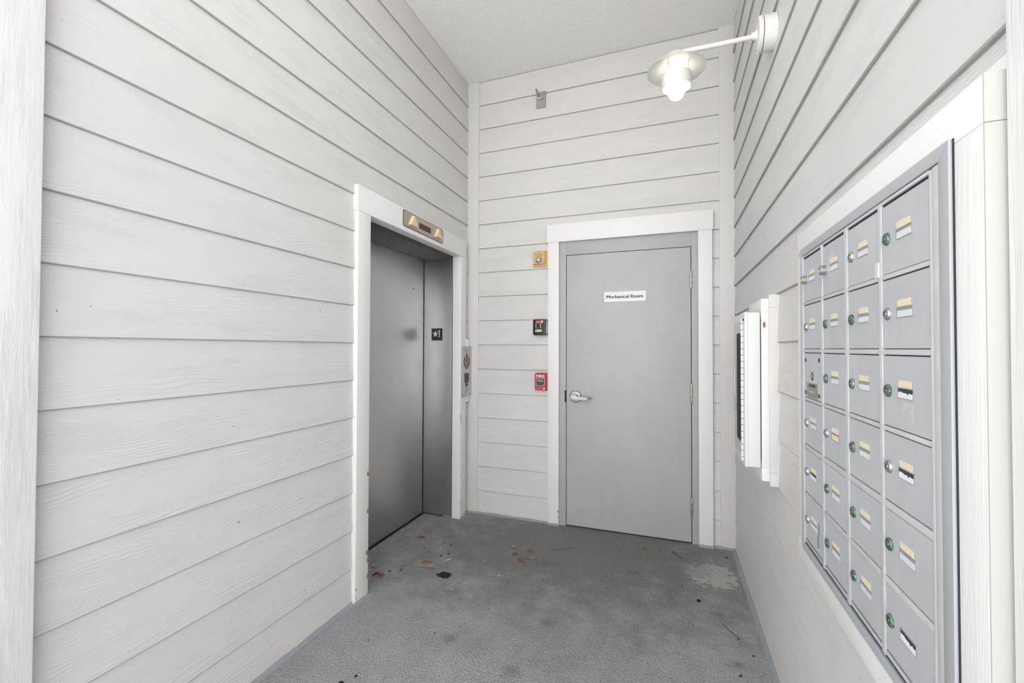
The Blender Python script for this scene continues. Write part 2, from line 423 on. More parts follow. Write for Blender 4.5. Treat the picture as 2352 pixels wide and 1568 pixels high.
def sub(rects, o):
    out = []
    for (a, b, c, d) in rects:
        x0, x1, y0, y1 = max(a, o[0]), min(b, o[1]), max(c, o[2]), min(d, o[3])
        if x0 >= x1-1e-6 or y0 >= y1-1e-6: out.append((a, b, c, d)); continue
        if a < x0: out.append((a, x0, c, d))
        if x1 < b: out.append((x1, b, c, d))
        if c < y0: out.append((x0, x1, c, y0))
        if y1 < d: out.append((x0, x1, y1, d))
    return [r for r in out if r[1]-r[0] > 0.002 and r[3]-r[2] > 0.004]

LAP = 0.0088
def wall(name, fr, u0, u1, backing, openings, label):
    """sheathing with lapped boards as parts"""
    mb = MB()
    for r in backing: mb.box(*r, -0.14, -0.019)
    w = tag(mb.build(name, 'sheathing', None, fr), label, 'wall', kind='structure')
    for k in range(-7, 11):
        zb = max(0.002, ZJ + E*k); zt = min(CEIL, ZJ + E*(k+1)); zr = ZJ + E*k
        jit = random.uniform(-0.0012, 0.0008)
        rects = [(u0, u1, zb, zt)]
        for o in openings: rects = sub(rects, o)
        for (a, b, c, d) in rects:
            f = lambda z: jit - LAP*(z-zr)/E
            tuck = 0.004 if abs(d-zt) < 1e-6 and d < CEIL-0.01 else 0.0
            fc, fd = f(c), f(d)
            m2 = MB(); lip = abs(c-zb) < 1e-6 and k > -7
            cb = (0.0032, 0.0020) if lip else (0.0005, 0.0)
            prof = [(c, -0.019), (c, fc-cb[1]), (c+cb[0], fc), (d+tuck, fd-0.0005), (d+tuck, -0.019)]
            va = m2._v([(a, z, n) for z, n in prof]); vb = m2._v([(b, z, n) for z, n in prof])
            for i in range(5): m2._f([va[i], vb[i], vb[(i+1) % 5], va[(i+1) % 5]])
            m2._f(va); m2._f(vb[::-1])
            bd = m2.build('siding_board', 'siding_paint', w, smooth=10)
            bd.data.materials.append(MAT['edge_shade'])
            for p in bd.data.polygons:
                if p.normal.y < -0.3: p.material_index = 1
    return w

FL, FB, FR = frame('L'), frame('B'), frame('R', (W, 0, 0))
# elevator opening in left wall (u = y), door opening in the back wall (u = x), right wall (u = -y)
EO = (-1.395, -0.0775, 0.0, 2.2366)
wall_left = wall('wall_left', FL, -2.645, -0.0065, sub([(FRONT, 0.12, 0, CEIL)], (-1.31, -0.160, -1, 2.11)), [EO], 'left wall of lapped greige siding boards around the elevator')
DO = (0.690, 1.869, 0.0, 2.321)
wall_back = wall('wall_back', FB, 0.094, 1.912, sub([(-0.16, 2.16, 0, CEIL)], (0.78, 1.78, -1, 2.185)), [DO], 'back wall of lapped greige siding boards around the grey door')
MO = (1.676, 2.556, 0.70, 1.747); CO = (0.945, 1.248, 0.795, 1.584)
wall_right = wall('wall_right', FR, 0.0065, 2.556, [(-0.12, -FRONT, 0, CEIL)], [MO, CO], 'right wall of lapped greige siding boards behind the mailboxes')

# corner boards of the back wall
m2 = MB(); m2.box(-0.018, 0.094, 0.0, CEIL, -0.019, 0.006); m2.bevel(0.002)
tag(m2.build('trim_1', 'corner_paint', None, FB), 'greige corner board between elevator wall and back wall', 'corner board', kind='structure')
m2 = MB(); m2.box(1.912, 2.018, 0.0, CEIL, -0.019, 0.006); m2.bevel(0.002)
tag(m2.build('trim_2', 'corner_paint', None, FB), 'greige corner board between back wall and mailbox wall', 'corner board', kind='structure')
# near posts at the mouth of the alcove
m2 = MB(); m2.box(-2.79, -2.642, 0.0, CEIL, -0.16, 0.034); m2.bevel(0.004)
tag(m2.build('trim_3', 'rough_white_wood', None, FL), 'rough white wooden post at the near end of the elevator wall', 'post', kind='structure')
m2 = MB(); m2.box(2.556, 2.79, 0.0, CEIL, -0.16, 0.012); m2.bevel(0.004)
tag(m2.build('trim_4', 'white_paint', None, FR), 'white post at the near end of the mailbox wall', 'post', kind='structure')

# ------------------------------------------------------------------ casings
def casing(name, fr, boards, label):
    e = thing(name, fr, label, 'casing', kind='structure')
    for (u0, u1, v0, v1, n0, n1, vert) in boards:
        m = MB(); m.box(u0, u1, v0, v1, n0, n1); m.bevel(0.0025)
        m.build('casing_board', 'white_paint' if vert else 'white_paint_across', e)
    return e
ec = casing('trim_5', FL, [(-1.395, -1.292, 0.0, 2.0955, -0.0545, 0.020, 1), (-0.173, -0.0775, 0.0, 2.0955, -0.0545, 0.020, 1), (-1.401, -0.080, 2.0957, 2.2366, -0.0545, 0.0225, 0)], 'white wooden casing around the elevator opening with chipped edges')
dc = casing('trim_6', FB, [(0.696, 0.784, 0.0, 2.182, -0.010, 0.025, 1), (1.775, 1.866, 0.0, 2.182, -0.010, 0.025, 1), (0.688, 1.871, 2.182, 2.321, -0.010, 0.029, 0)], 'white wooden casing around the grey mechanical room door')
mc = casing('trim_7', FR, [(1.676, 1.785, 0.735, 1.645, -0.018, 0.030, 1), (2.46, 2.547, 0.735, 1.655, -0.018, 0.030, 1), (1.676, 2.547, 1.655, 1.721, -0.018, 0.030, 0), (1.672, 2.547, 0.695, 0.765, -0.018, 0.032, 0)], 'white wooden casing around the wall mailboxes')
m = MB(); m.box(1.70, 2.556, 0.70, 1.747, -0.0188, -0.0181); m.box(1.70, 2.5555, 1.724, 1.747, -0.018, 0.0); m.build('backer_strip', 'white_paint_across', mc)
m = MB(); m.box(2.5472, 2.5495, 0.697, 1.6545, -0.005, 0.0295); m.build('end_strip', 'cream_paint', mc)
m = MB(); m.box(2.5472, 2.5495, 1.6555, 1.7205, -0.005, 0.0295); m.build('end_strip', 'cream_paint', mc)
# paint chips on the elevator casing (bare wood showing)
def blob(r0, seed, k=9, sx=1.0, sy=1.0):
    rnd = random.Random(seed)
    return [(r0*sx*(0.6+0.6*rnd.random())*math.cos(2*PI*i/k), r0*sy*(0.6+0.6*rnd.random())*math.sin(2*PI*i/k)) for i in range(k)]
for i, (u, v, sx, sy) in enumerate([(-1.309, 0.665, .008, .016), (-1.3095, 0.46, .007, .014), (-1.312, 0.235, .010, .018), (-1.309, 0.195, .005, .02), (-1.309, 0.105, .005, .018), (-1.398, 0.075, .004, .009), (-1.398, 0.03, .003, .008), (-0.187, 0.80, .006, .05), (-0.187, 0.34, .004, .012), (-0.187, 0.13, .004, .026)]):
    m = MB(); m.poly(blob(1.0, i, 9, sx, sy), 0.0, 0.0008); m.build('paint_chip', 'cut_wood', ec, T(u+(0.0085 if u < -1.35 else 0.0090 if u < -1 else 0.020), v, 0.0199))
for i, (u, v, sx, sy) in enumerate([(0.780, 0.11, .004, .012), (0.781, 0.06, .003, .008)]):
    m = MB(); m.poly(blob(1.0, 40+i, 9, sx, sy), 0.0, 0.0008); m.build('paint_chip', 'cut_wood', dc, T(u, v, 0.0249))

# coved floor-paint strips where walls meet floor
def cove(name, fr, runs, label):
    e = None
    for (u0, u1, n, h, d) in runs:
        m = MB(); k = 14
        rnd = random.Random(int(abs(u0)*1000)+3)
        a, b, c = [], [], []
        for i in range(k+1):
            u = u0 + (u1-u0)*i/k; hh = h*(0.8+0.4*rnd.random()); dd = d*(0.9+0.2*rnd.random())
            a.append(m.bm.verts.new((u, hh, n+0.0008))); b.append(m.bm.verts.new((u, hh*0.3, n+dd*0.35))); c.append(m.bm.verts.new((u, 0.0006, n+dd)))
        z0 = [m.bm.verts.new((u0+(u1-u0)*i/k, 0.0006, n-0.004)) for i in range(k+1)]
        z1 = [m.bm.verts.new((u0+(u1-u0)*i/k, a[i].co.y, n-0.004)) for i in range(k+1)]
        for i in range(k):
            for p, q in ((a, b), (b, c), (c, z0), (z0, z1), (z1, a)): m._f([p[i], p[i+1], q[i+1], q[i]])
        for i in (0, k): m._f([a[i], b[i], c[i], z0[i], z1[i]])
        if e is None: e = tag(m.build(name, 'caulk_grey', None, fr, 60), label, 'baseboard', kind='structure')
        else: m.build('cove_strip', 'caulk_grey', e, None, 60)
    return e
cove('baseboard_left', FL, [(-2.645, -1.398, -0.001, 0.014, 0.020), (-1.396, -1.291, 0.020, 0.013, 0.016), (-0.174, -0.077, 0.020, 0.013, 0.016), (-0.077, -0.002, -0.001, 0.014, 0.018)], 'blue-grey painted cove along the foot of the elevator wall')
cove('baseboard_back', FB, [(0.002, 0.69, 0.004, 0.014, 0.018), (0.694, 0.786, 0.025, 0.016, 0.014), (1.773, 1.868, 0.025, 0.016, 0.014), (1.868, 1.998, 0.004, 0.014, 0.018)], 'blue-grey painted cove along the foot of the back wall')
cove('baseboard_right', FR, [(0.002, 2.556, -0.001, 0.013, 0.022)], 'blue-grey painted cove along the foot of the mailbox wall')

# ------------------------------------------------------------------ elevator entrance
el = thing('door_1', FL @ T(-0.75, 0, -0.323), 'brushed stainless steel elevator door in a deep steel-lined opening', 'elevator door', kind='structure')
u = lambda y: y + 0.75
d = 0.323
m = MB(); m.box(u(-1.34), u(-0.180), 0.012, 2.13, -0.03, 0.0); m.build('door_panel', 'brushed_steel', el)
m = MB(); m.box(u(-0.173), u(-0.130), 0.016, 2.10, -0.012, d-0.060); m.bevel(0.0015); m.build('jamb', 'brushed_steel', el)
m = MB(); m.box(u(-1.35), u(-1.290), 0.0, 2.10, -0.012, d-0.060); m.bevel(0.0015); m.build('jamb', 'brushed_steel', el)
m = MB(); m.box(u(-1.2895), u(-0.1735), 2.0815, 2.14, 0.004, d-0.074); m.bevel(0.0015); m.build('header', 'header_steel', el)
m = MB(); m.box(u(-1.2895), u(-0.1735), 2.086, 2.12, d-0.072, d-0.057); m.build('header_gap', 'header_steel', el)
m = MB(); m.box(u(-0.1725), u(-0.140), 0.0, 2.09, d-0.0595, d-0.0550); m.build('jamb_seal', 'twig_brown', el)
m = MB(); m.box(u(-1.34), u(-0.13), 0.0, 2.12, -0.06, -0.045); m.build('shaft_back', 'seam_dark', el)
m = MB(); m.box(u(-1.2895), u(-0.175), 0.0, 0.006, -0.03, 0.012); m.build('sill', 'seam_dark', el)
m = MB(); m.lathe([(0.006, 0.0), (0.006, 0.001), (0.0, 0.0012)], (u(-0.327), 1.83, 0), 'n', 14); m.build('key_hole', 'seam_dark', el)
# shaft side walls so no light leaks in
m = MB(); m.box(u(-1.45), u(-0.03), 0.0, 2.25, -0.10, -0.061); m.build('shaft_wall', 'sheathing', el)
m = MB(); m.box(u(-1.42), u(-1.351), 0.0, 2.25, -0.06, d-0.141); m.build('shaft_wall', 'sheathing', el)
m = MB(); m.box(u(-0.129), u(-0.06), 0.0, 2.25, -0.06, d-0.141); m.build('shaft_wall', 'sheathing', el)
m = MB(); m.box(u(-1.42), u(-0.06), 2.141, 2.25, -0.06, d-0.141); m.build('shaft_wall', 'sheathing', el)

# star-and-1 floor marker on the steel jamb
st = thing('floor_marker', frame('B', (-0.1964, -0.173, 1.4204)), 'small black floor plate with a star and numeral on the steel jamb', 'sign')
m = MB(); m.poly(rrect(-0.049, 0.049, 0.0, 0.099, 0.003), 0.0, 0.003); m.build('plate', 'black_print', st)
pts = []
for i in range(10):
    a = PI/2 + i*PI/5; r = 0.031 if i % 2 == 0 else 0.0125
    pts.append((-0.013 + r*math.cos(a)*0.9, 0.053 + r*math.sin(a)))
m = MB(); m.poly(pts, 0.003, 0.0045); m.build('star', 'sliver_pale', st)
m = MB(); m.poly([(0.019, 0.026), (0.027, 0.026), (0.027, 0.084), (0.020, 0.084), (0.010, 0.076), (0.012, 0.069), (0.019, 0.073)], 0.003, 0.0045); m.build('numeral', 'sliver_pale', st)

# hall lantern above elevator
hl = thing('hall_lantern', FL @ T(-0.7316, 2.1235, 0.0225), 'steel lantern plate with two beige arrows and dark red display above elevator', 'indicator')
m = MB(); m.poly(rrect(-0.256, 0.256, -0.001, 0.105, 0.014), 0.0, 0.0015); m.build('backing', 'seam_dark', hl)
m = MB(); m.poly(rrect(-0.252, 0.252, 0.003, 0.101, 0.012), 0.0015, 0.0035); m.build('plate', 'plate_steel', hl)
for cu in (-0.158, 0.161):
    m = MB(); m.poly([(cu-0.044, 0.020), (cu+0.044, 0.020), (cu+0.005, 0.086), (cu-0.005, 0.086)], 0.0035, 0.022, [(cu-0.030, 0.025), (cu+0.044, 0.022), (cu+0.007, 0.084), (cu-0.001, 0.084)]); m.build('arrow', 'arrow_plastic', hl)
m = MB(); m.box(-0.076, 0.076, 0.029, 0.068, 0.0035, 0.0042); m.build('display', 'display_red', hl)
for cu in (-0.228, 0.232):
    m = MB(); m.lathe([(0.005, 0.0035), (0.004, 0.005), (0, 0.0055)], (cu, 0.052, 0), 'n', 12); m.build('screw', 'satin_nickel', hl)

# call station
cs = thing('call_station', FL @ T(-0.092, 0.92, 0.0), 'narrow steel elevator call panel with brown flame emblem and buttons', 'call panel')
m = MB(); m.box(0.0155, 0.083, 0.0, 0.51, 0.0, 0.028); m.bevel(0.002); m.build('backer_board', 'white_paint', cs)
m = MB(); m.box(-0.077, 0.083, 0.046, 0.454, 0.0285, 0.0365); m.bevel(0.0012); m.build('plate', 'panel_steel', cs)
m = MB(); m.box(-0.0765, 0.0148, 0.0465, 0.4535, 0.0202, 0.0284); m.build('back_box', 'panel_steel', cs)
P0 = 0.0367
def flame(pts, name='flame', mat='brown_flame', z=P0): m = MB(); m.poly([(cx+(a-cx)*1.15, b) for a, b in pts], z, z+0.0006); return m.build(name, mat, cs)
f0 = 0.262; cx = -0.008
flame([(cx, f0), (cx+0.007, f0+0.05), (cx+0.017, f0+0.095), (cx+0.012, f0+0.118), (cx+0.002, f0+0.146), (cx-0.010, f0+0.118), (cx-0.015, f0+0.095), (cx-0.007, f0+0.05)])
flame([(cx-0.003, f0+0.005), (cx-0.020, f0+0.052), (cx-0.023, f0+0.082), (cx-0.033, f0+0.118), (cx-0.044, f0+0.085), (cx-0.049, f0+0.062), (cx-0.036, f0+0.032)])
flame([(cx+0.003, f0+0.005), (cx+0.036, f0+0.032), (cx+0.051, f0+0.062), (cx+0.047, f0+0.085), (cx+0.035, f0+0.118), (cx+0.024, f0+0.082), (cx+0.020, f0+0.052)])
for (du, dv) in ((0.001, 0.095), (-0.034, 0.066), (0.036, 0.066)):
    m = MB(); m.lathe([(0.0098, 0), (0.0098, 0.0004), (0.006, 0.0004), (0.006, 0)], (cx+du, f0+dv, P0+0.0006), 'n', 14, closed=True); m.build('emblem_ring', 'tan_print', cs)
m = MB(); m.box(cx-0.041, cx+0.041, 0.160, 0.236, P0, P0+0.001); m.build('plaque', 'stain_grey', cs)
m = MB(); m.box(cx-0.039, cx+0.039, 0.162, 0.234, P0+0.001, P0+0.0014); m.build('plaque_face', 'black_print', cs)
for i in range(7):
    m = MB(); m.box(cx-0.028, cx+0.028-0.004*(i % 3), 0.171+0.0085*i, 0.1725+0.0085*i, P0+0.0014, P0+0.0017); m.build('print_line', 'grey_plastic', cs)
for i, (w0, vv) in enumerate(((0.060, 0.428), (0.055, 0.420), (0.062, 0.412))):
    m = MB(); m.box(cx-w0, cx+w0, vv, vv+0.0022, P0, P0+0.0004); m.build('print_line', 'stain_grey', cs)
m = MB(); m.lathe([(0.0165, 0), (0.0165, 0.003), (0.012, 0.004), (0, 0.004)], (cx, 0.143, P0), 'n', 20); m.build('key_button', 'brown_flame', cs)
m = MB(); m.lathe([(0.019, 0), (0.019, 0.004), (0.015, 0.0045), (0.015, 0.002), (0.010, 0.006), (0, 0.0065)], (cx, 0.098, P0), 'n', 20); m.build('call_button', 'satin_nickel', cs)
for (du, dv) in ((-0.055, 0.060), (0.065, 0.060), (-0.06, 0.44), (0.068, 0.44)):
    m = MB(); m.lathe([(0.004, 0), (0.003, 0.001), (0, 0.0012)], (cx+du, dv, P0), 'n', 10); m.build('screw', 'twig_brown', cs)

# ------------------------------------------------------------------ mechanical room door
md = thing('door_2', FB @ T(1.28, 0, 0), 'grey painted steel door signed for the mechanical room', 'door', kind='structure')
u = lambda x: x - 1.28
m = MB(); m.box(u(0.8405), u(1.7275), 0.010, 2.076, -0.045, 0.0); m.bevel(0.0015); m.build('door_leaf', 'door_grey_paint', md)
m = MB(); m.box(u(0.784), u(0.836), 0.0, 2.182, -0.06, 0.003); m.bevel(0.0015); m.build('frame_jamb', 'frame_grey_paint', md)
m = MB(); m.box(u(1.732), u(1.775), 0.0, 2.182, -0.06, 0.003); m.bevel(0.0015); m.build('frame_jamb', 'frame_grey_paint', md)
m = MB(); m.box(u(0.836), u(1.732), 2.080, 2.182, -0.06, 0.003); m.bevel(0.0015); m.build('frame_head', 'frame_grey_paint', md)
m = MB(); m.box(u(0.80), u(1.76), 0.0, 2.12, -0.075, -0.062); m.build('frame_stop', 'seam_dark', md)
m = MB(); m.box(u(0.837), u(1.731), 0.0, 0.008, -0.05, -0.002); m.build('threshold', 'seam_dark', md)
m = MB(); m.poly(rrect(u(0.826), u(0.8395), 0.945, 1.037, 0.006), 0.0032, 0.0040); m.build('strike_slot', 'seam_dark', md)
for zc in (1.843, 1.047, 0.257):
    m = MB(); m.lathe([(0.0075, -0.062), (0.0085, -0.056), (0.0085, 0.056), (0.0075, 0.062)], (u(1.7297), zc, 0.006), 'v', 14)
    h = m.build('hinge', 'satin_nickel', md)
    for dz in (-0.022, 0.022):
        m = MB(); m.lathe([(0.0088, -0.0012), (0.0088, 0.0012)], (u(1.7297), zc+dz, 0.006), 'v', 14); m.build('knuckle_joint', 'twig_brown', h)
m = MB(); m.lathe([(0.046, 0.0), (0.046, 0.004), (0.041, 0.009), (0.024, 0.011), (0.022, 0.011), (0.020, 0.045), (0, 0.046)], (u(0.910), 0.991, 0), 'n', 36)
lh = m.build('lever_set', 'lever_metal', md)
m = MB(); m.poly([(u(0.894)+0.014*math.cos(a)-0.001, 0.989+0.0145*math.sin(a)) for a in [PI/2+PI*i/8 for i in range(9)]] + [(u(1.001), 0.9735), (u(1.001), 0.9915)], 0.046, 0.060); m.bevel(0.003); m.build('lever', 'bare_metal', lh)
m = MB(); m.hexa([(u(1.001), 0.974, 0.046), (u(1.010), 0.974, 0.046), (u(1.010), 0.991, 0.046), (u(1.001), 0.991, 0.046), (u(1.001), 0.974, 0.060), (u(1.010), 0.974, 0.058), (u(1.010), 0.991, 0.058), (u(1.001), 0.991, 0.060)])
m.hexa([(u(1.010), 0.975, 0.044), (u(1.036), 0.978, 0.022), (u(1.036), 0.993, 0.022), (u(1.010), 0.990, 0.044), (u(1.010), 0.975, 0.058), (u(1.036), 0.978, 0.034), (u(1.036), 0.993, 0.034), (u(1.010), 0.990, 0.058)]); m.build('lever_tip', 'galvanised', lh)
m = MB(); m.lathe([(0.0085, 0.060), (0.0085, 0.0615), (0.007, 0.062), (0, 0.062)], (u(0.897), 0.988, 0), 'n', 18); m.build('key_cylinder', 'satin_nickel', lh)
m = MB(); m.box(u(0.8935), u(0.900), 0.9868, 0.9892, 0.062, 0.0624); m.build('key_slot', 'seam_dark', lh)

sg = thing('door_sign', FB @ T(1.2765, 1.707, 0.0), 'white plastic sign reading Mechanical Room on the grey door', 'sign')
m = MB(); m.poly(rrect(-0.149, 0.149, 0.0, 0.074, 0.007), 0.0, 0.003); m.build('plate', 'sign_white', sg)
text('lettering', 'Mechanical Room', 0.0345, 'black_print', sg, -0.001, 0.036, 0.0032, 0.262, 0.0012)

# ------------------------------------------------------------------ fire alarm fittings on the back wall
sb = thing('strobe', FB @ T(0.6325, 2.002, -0.002), 'tan square alarm strobe with clear faceted lens beside the door casing', 'alarm strobe')
m = MB(); m.poly(rrect(-0.0605, 0.0605, 0.0, 0.124, 0.006), 0.0, 0.014); m.bevel(0.0015); m.build('base_plate', 'beige_plastic', sb)
m = MB(); m.poly(rrect(-0.058, 0.044, 0.018, 0.121, 0.006), 0.014, 0.030, rrect(-0.056, 0.042, 0.020, 0.119, 0.006)); m.build('cover', 'beige_plastic', sb)
m = MB(); m.box(-0.036, 0.018, 0.074, 0.101, 0.030, 0.0306); m.build('speaker_grille', 'beige_dark', sb)
m = MB(); m.lathe([(0.026, 0.030), (0.027, 0.036), (0.022, 0.046), (0.012, 0.052), (0, 0.053)], (-0.010, 0.048, 0), 'n', 10, 1.0, 0.85); m.build('lens', 'strobe_lens', sb, smooth=10)
m = MB(); m.lathe([(0.004, 0.030), (0.004, 0.0304), (0, 0.0304)], (-0.007, 0.112, 0), 'n', 10); m.build('screw_hole', 'seam_dark', sb)

kb = thing('key_box', FB @ T(0.632, 1.461, -0.004), 'black key box with an orange tag and white label beside the door casing', 'key box')
m = MB(); m.poly(rrect(-0.036, 0.062, 0.002, 0.119, 0.010), 0.0, 0.034); m.bevel(0.002); m.build('housing', 'black_plastic', kb)
m = MB(); m.box(0.0521, 0.0625, 0.012, 0.108, 0.018, 0.0345); m.build('side_plate', 'grey_plastic', kb)
m = MB(); m.poly(rrect(-0.050, 0.046, 0.000, 0.125, 0.012), 0.034, 0.046); m.bevel(0.003); m.build('cover', 'black_plastic', kb)
m = MB(); m.poly(rrect(-0.036, 0.036, 0.014, 0.114, 0.005), 0.046, 0.049, rrect(-0.034, 0.034, 0.016, 0.112, 0.005)); m.build('recess_panel', 'black_plastic', kb)
m = MB(); m.box(-0.024, 0.021, 0.094, 0.114, 0.049, 0.052); m.build('warning_tag', 'orange_red', kb)
m = MB(); m.poly(rrect(0.021, 0.031, 0.095, 0.115, 0.004), 0.049, 0.053); m.build('tag_end', 'white_print', kb)
for du in (-0.026, 0.012):
    m = MB(); m.box(du, du+0.004, 0.056, 0.093, 0.049, 0.054); m.build('guard_bar', 'bare_metal', kb)
m = MB(); m.box(-0.020, 0.010, 0.058, 0.090, 0.049, 0.053); m.bevel(0.001); m.build('key_block', 'black_plastic', kb)
m = MB(); m.poly(rrect(-0.031, 0.022, 0.026, 0.044, 0.003), 0.049, 0.0496); m.build('label_plate', 'sliver_pale', kb)
m = MB(); m.box(-0.025, -0.019, 0.032, 0.038, 0.0496, 0.05); m.build('label_mark', 'black_print', kb)

ps = thing('pull_station', FB @ T(0.646, 1.032, -0.002), 'red fire alarm pull station with FIRE lettering beside the door casing', 'fire alarm')
m = MB(); m.poly(rrect(-0.046, 0.050, 0.004, 0.134, 0.005), 0.0, 0.030); m.bevel(0.002); m.build('back_box', 'red_plastic', ps)
m = MB(); m.poly(rrect(-0.052, 0.043, 0.0, 0.130, 0.006), 0.030, 0.042, rrect(-0.049, 0.040, 0.003, 0.127, 0.006)); m.build('face', 'red_plastic', ps)
text('lettering', 'FIRE', 0.031, 'white_print', ps, -0.004, 0.110, 0.0425, 0.068, 0.0010)
m = MB(); sh = [(-0.039, 0.092), (0.031, 0.092), (0.030, 0.044), (0.022, 0.038), (-0.005, 0.033), (-0.032, 0.038), (-0.039, 0.044)]
m.poly(sh, 0.042, 0.0432); m.build('shield_outline', 'white_print', ps)
m = MB(); m.poly([(x*0.93-0.0003, 0.0625+(y-0.0625)*0.92) for x, y in sh], 0.0432, 0.0440); m.build('shield', 'black_plastic', ps)
m = MB(); m.box(-0.028, 0.022, 0.072, 0.085, 0.044, 0.052); m.bevel(0.001); m.build('pull_bar', 'black_plastic', ps)
m = MB(); m.box(-0.030, 0.024, 0.069, 0.0715, 0.044, 0.0525); m.build('bar_edge', 'white_print', ps)
text('bar_lettering', 'PUSH IN', 0.010, 'white_print', ps, -0.003, 0.0785, 0.0524, 0.040, 0.0002)
m = MB(); m.box(-0.026, 0.020, 0.058, 0.064, 0.044, 0.050); m.build('pull_lip', 'brown_flame', ps)
m = MB(); m.box(-0.032, 0.026, 0.049, 0.0515, 0.044, 0.048); m.build('pull_lip', 'grey_plastic', ps)
m = MB(); m.lathe([(0.010, 0.042), (0.010, 0.045), (0.007, 0.046), (0.004, 0.0455), (0, 0.0455)], (0.025, 0.014, 0), 'n', 16); m.build('lock', 'galvanised', ps)
for i, (a, b, v) in enumerate(((-0.043, 0.004, 0.018), (-0.036, -0.002, 0.011))):
    m = MB(); m.box(a, b, v, v+0.0025, 0.0419, 0.0424); m.build('print_line', 'pink_print', ps)

# junction plate with a stub rod high on the back wall
jp = thing('wall_bracket', FB @ T(0.633, 3.268, -0.004), 'grey metal cover plate with a stub rod high on the back wall', 'wall bracket')
m = MB(); m.box(-0.037, 0.037, 0.0, 0.128, 0.0, 0.012); m.bevel(0.002); m.build('plate', 'galvanised', jp)
m = MB(); m.poly([(-0.037, 0.055), (0.037, 0.055), (0.024, 0.068), (-0.024, 0.068)], 0.012, 0.014); m.build('flap', 'stain_grey', jp)
m = MB(); m.box(-0.037, 0.037, 0.001, 0.055, 0.012, 0.0145); m.build('lower_cover', 'galvanised', jp)
m = MB(); m.lathe([(0.005, 0.0145), (0.004, 0.0165), (0, 0.017)], (-0.002, 0.018, 0), 'n', 12); m.build('screw', 'bare_metal', jp)
m = MB(); m.lathe([(0.015, 0.012), (0.015, 0.022), (0.010, 0.024), (0, 0.024)], (-0.012, 0.078, 0), 'n', 6); m.build('nut', 'bare_metal', jp, smooth=20)
m = MB(); m.tube([(-0.012, 0.078, 0.012), (-0.012, 0.088, 0.060), (-0.013, 0.098, 0.100)], 0.0075, 12); m.build('stub_rod', 'pipe_grey', jp)

# ------------------------------------------------------------------ extinguisher cabinet on the right wall
ca = thing('extinguisher_cabinet', FR @ T(1.10, 0.795, 0.0), 'white steel extinguisher cabinet on a boxed wooden frame beside the corner', 'cabinet')
u = lambda y: y - 1.10; v = lambda z: z - 0.795
def ring_boards(u0, u1, v0, v1, t, n0, n1, name, mat):
    for r in ((u0, u1, v1-t, v1), (u0, u1, v0, v0+t), (u0, u0+t, v0+t, v1-t), (u1-t, u1, v0+t, v1-t)):
        m = MB(); m.box(r[0], r[1], r[2], r[3], n0, n1); m.bevel(0.002); m.build(name, mat, ca)
ring_boards(u(0.945), u(1.248), v(0.795), v(1.584), 0.055, -0.018, 0.029, 'frame_board', 'corner_paint')
ring_boards(u(0.950), u(1.243), v(0.813), v(1.567), 0.055, 0.029, 0.057, 'inner_frame_board', 'white_paint')
m = MB(); m.box(u(0.962), u(1.240), v(0.866), v(1.512), 0.060, 0.105); m.bevel(0.004, 3); m.build('body', 'cabinet_white', ca)
m = MB(); m.box(u(0.958), u(1.240), v(0.864), v(1.514), 0.104, 0.1185); m.bevel(0.004, 3); m.build('front_frame', 'cabinet_white', ca)
m = MB(); m.box(u(0.972), u(1.196), v(0.895), v(1.480), 0.1188, 0.1225); m.bevel(0.0012); dr = m.build('door', 'cabinet_grey', ca)
m = MB(); m.box(u(1.055), u(1.165), v(0.955), v(1.428), 0.1226, 0.1236); m.build('glass', 'cabinet_glass', dr)
m = MB(); m.box(u(1.0), u(1.02), v(1.07), v(1.28), 0.1226, 0.130); m.bevel(0.002); m.build('pull_handle', 'galvanised', dr)
m = MB(); m.lathe([(0.0055, v(0.885)), (0.0055, v(1.490))], (u(1.205), 0, 0.123), 'v', 12); hn = m.build('piano_hinge', 'cabinet_white', ca)
hm = None
for i in range(22):
    if hm is None:
        m = MB(); m.lathe([(0.0057, -0.0018), (0.0057, 0.0018)], (0, 0, 0), 'v', 12); hm = m.mesh('knuckle_gap', 'stain_grey')
    place('knuckle_gap', hm, hn, T(u(1.205), v(0.90)+i*0.027, 0.123))
m = MB(); m.tube([(u(1.215), v(1.482), 0.120), (u(1.225), v(1.486), 0.122), (u(1.230), v(1.478), 0.122)], 0.0025, 6); m.build('hook', 'seam_dark', ca)
m = MB(); m.box(u(0.975), u(1.238), v(0.90), v(1.49), 0.0572, 0.0598); m.build('shadow_gap', 'seam_dark', ca)
m = MB(); m.poly(blob(1.0, 73, 11, 0.006, 0.015), 0.0, 0.0008); m.build('bare_spot', 'cut_wood', ca, Matrix.Translation((u(1.2431), v(1.46), 0.046)) @ Matrix.Rotation(PI/2, 4, 'Y'))

# ------------------------------------------------------------------ wall lamp
la = thing('wall_lamp', FR @ T(1.222, 2.69, 0.0), 'white wall lamp with lit glass globe and disc shade above the mailbox wall', 'wall lamp')
m = MB(); m.lathe([(0.060, -0.005), (0.060, 0.041), (0.058, 0.043)], (0, 0, 0), 'n', 40, 1.0, 1.22); m.build('back_box', 'lamp_white', la)
m = MB(); m.lathe([(0.058, 0.043), (0.058, 0.046)], (0, 0, 0), 'n', 40, 1.0, 1.22); m.build('gasket', 'seam_dark', la)
m = MB(); m.lathe([(0.060, 0.046), (0.060, 0.058), (0.056, 0.062), (0.020, 0.063), (0.014, 0.072), (0.011, 0.085), (0, 0.085)], (0, 0, 0), 'n', 40, 1.0, 1.22); m.build('cover_plate', 'lamp_white', la)
for dv in (-0.055, 0.055):
    m = MB(); m.lathe([(0.005, 0.062), (0.0045, 0.0645), (0, 0.065)], (-0.008 if dv < 0 else 0.008, dv, 0), 'n', 12); m.build('screw', 'galvanised', la)
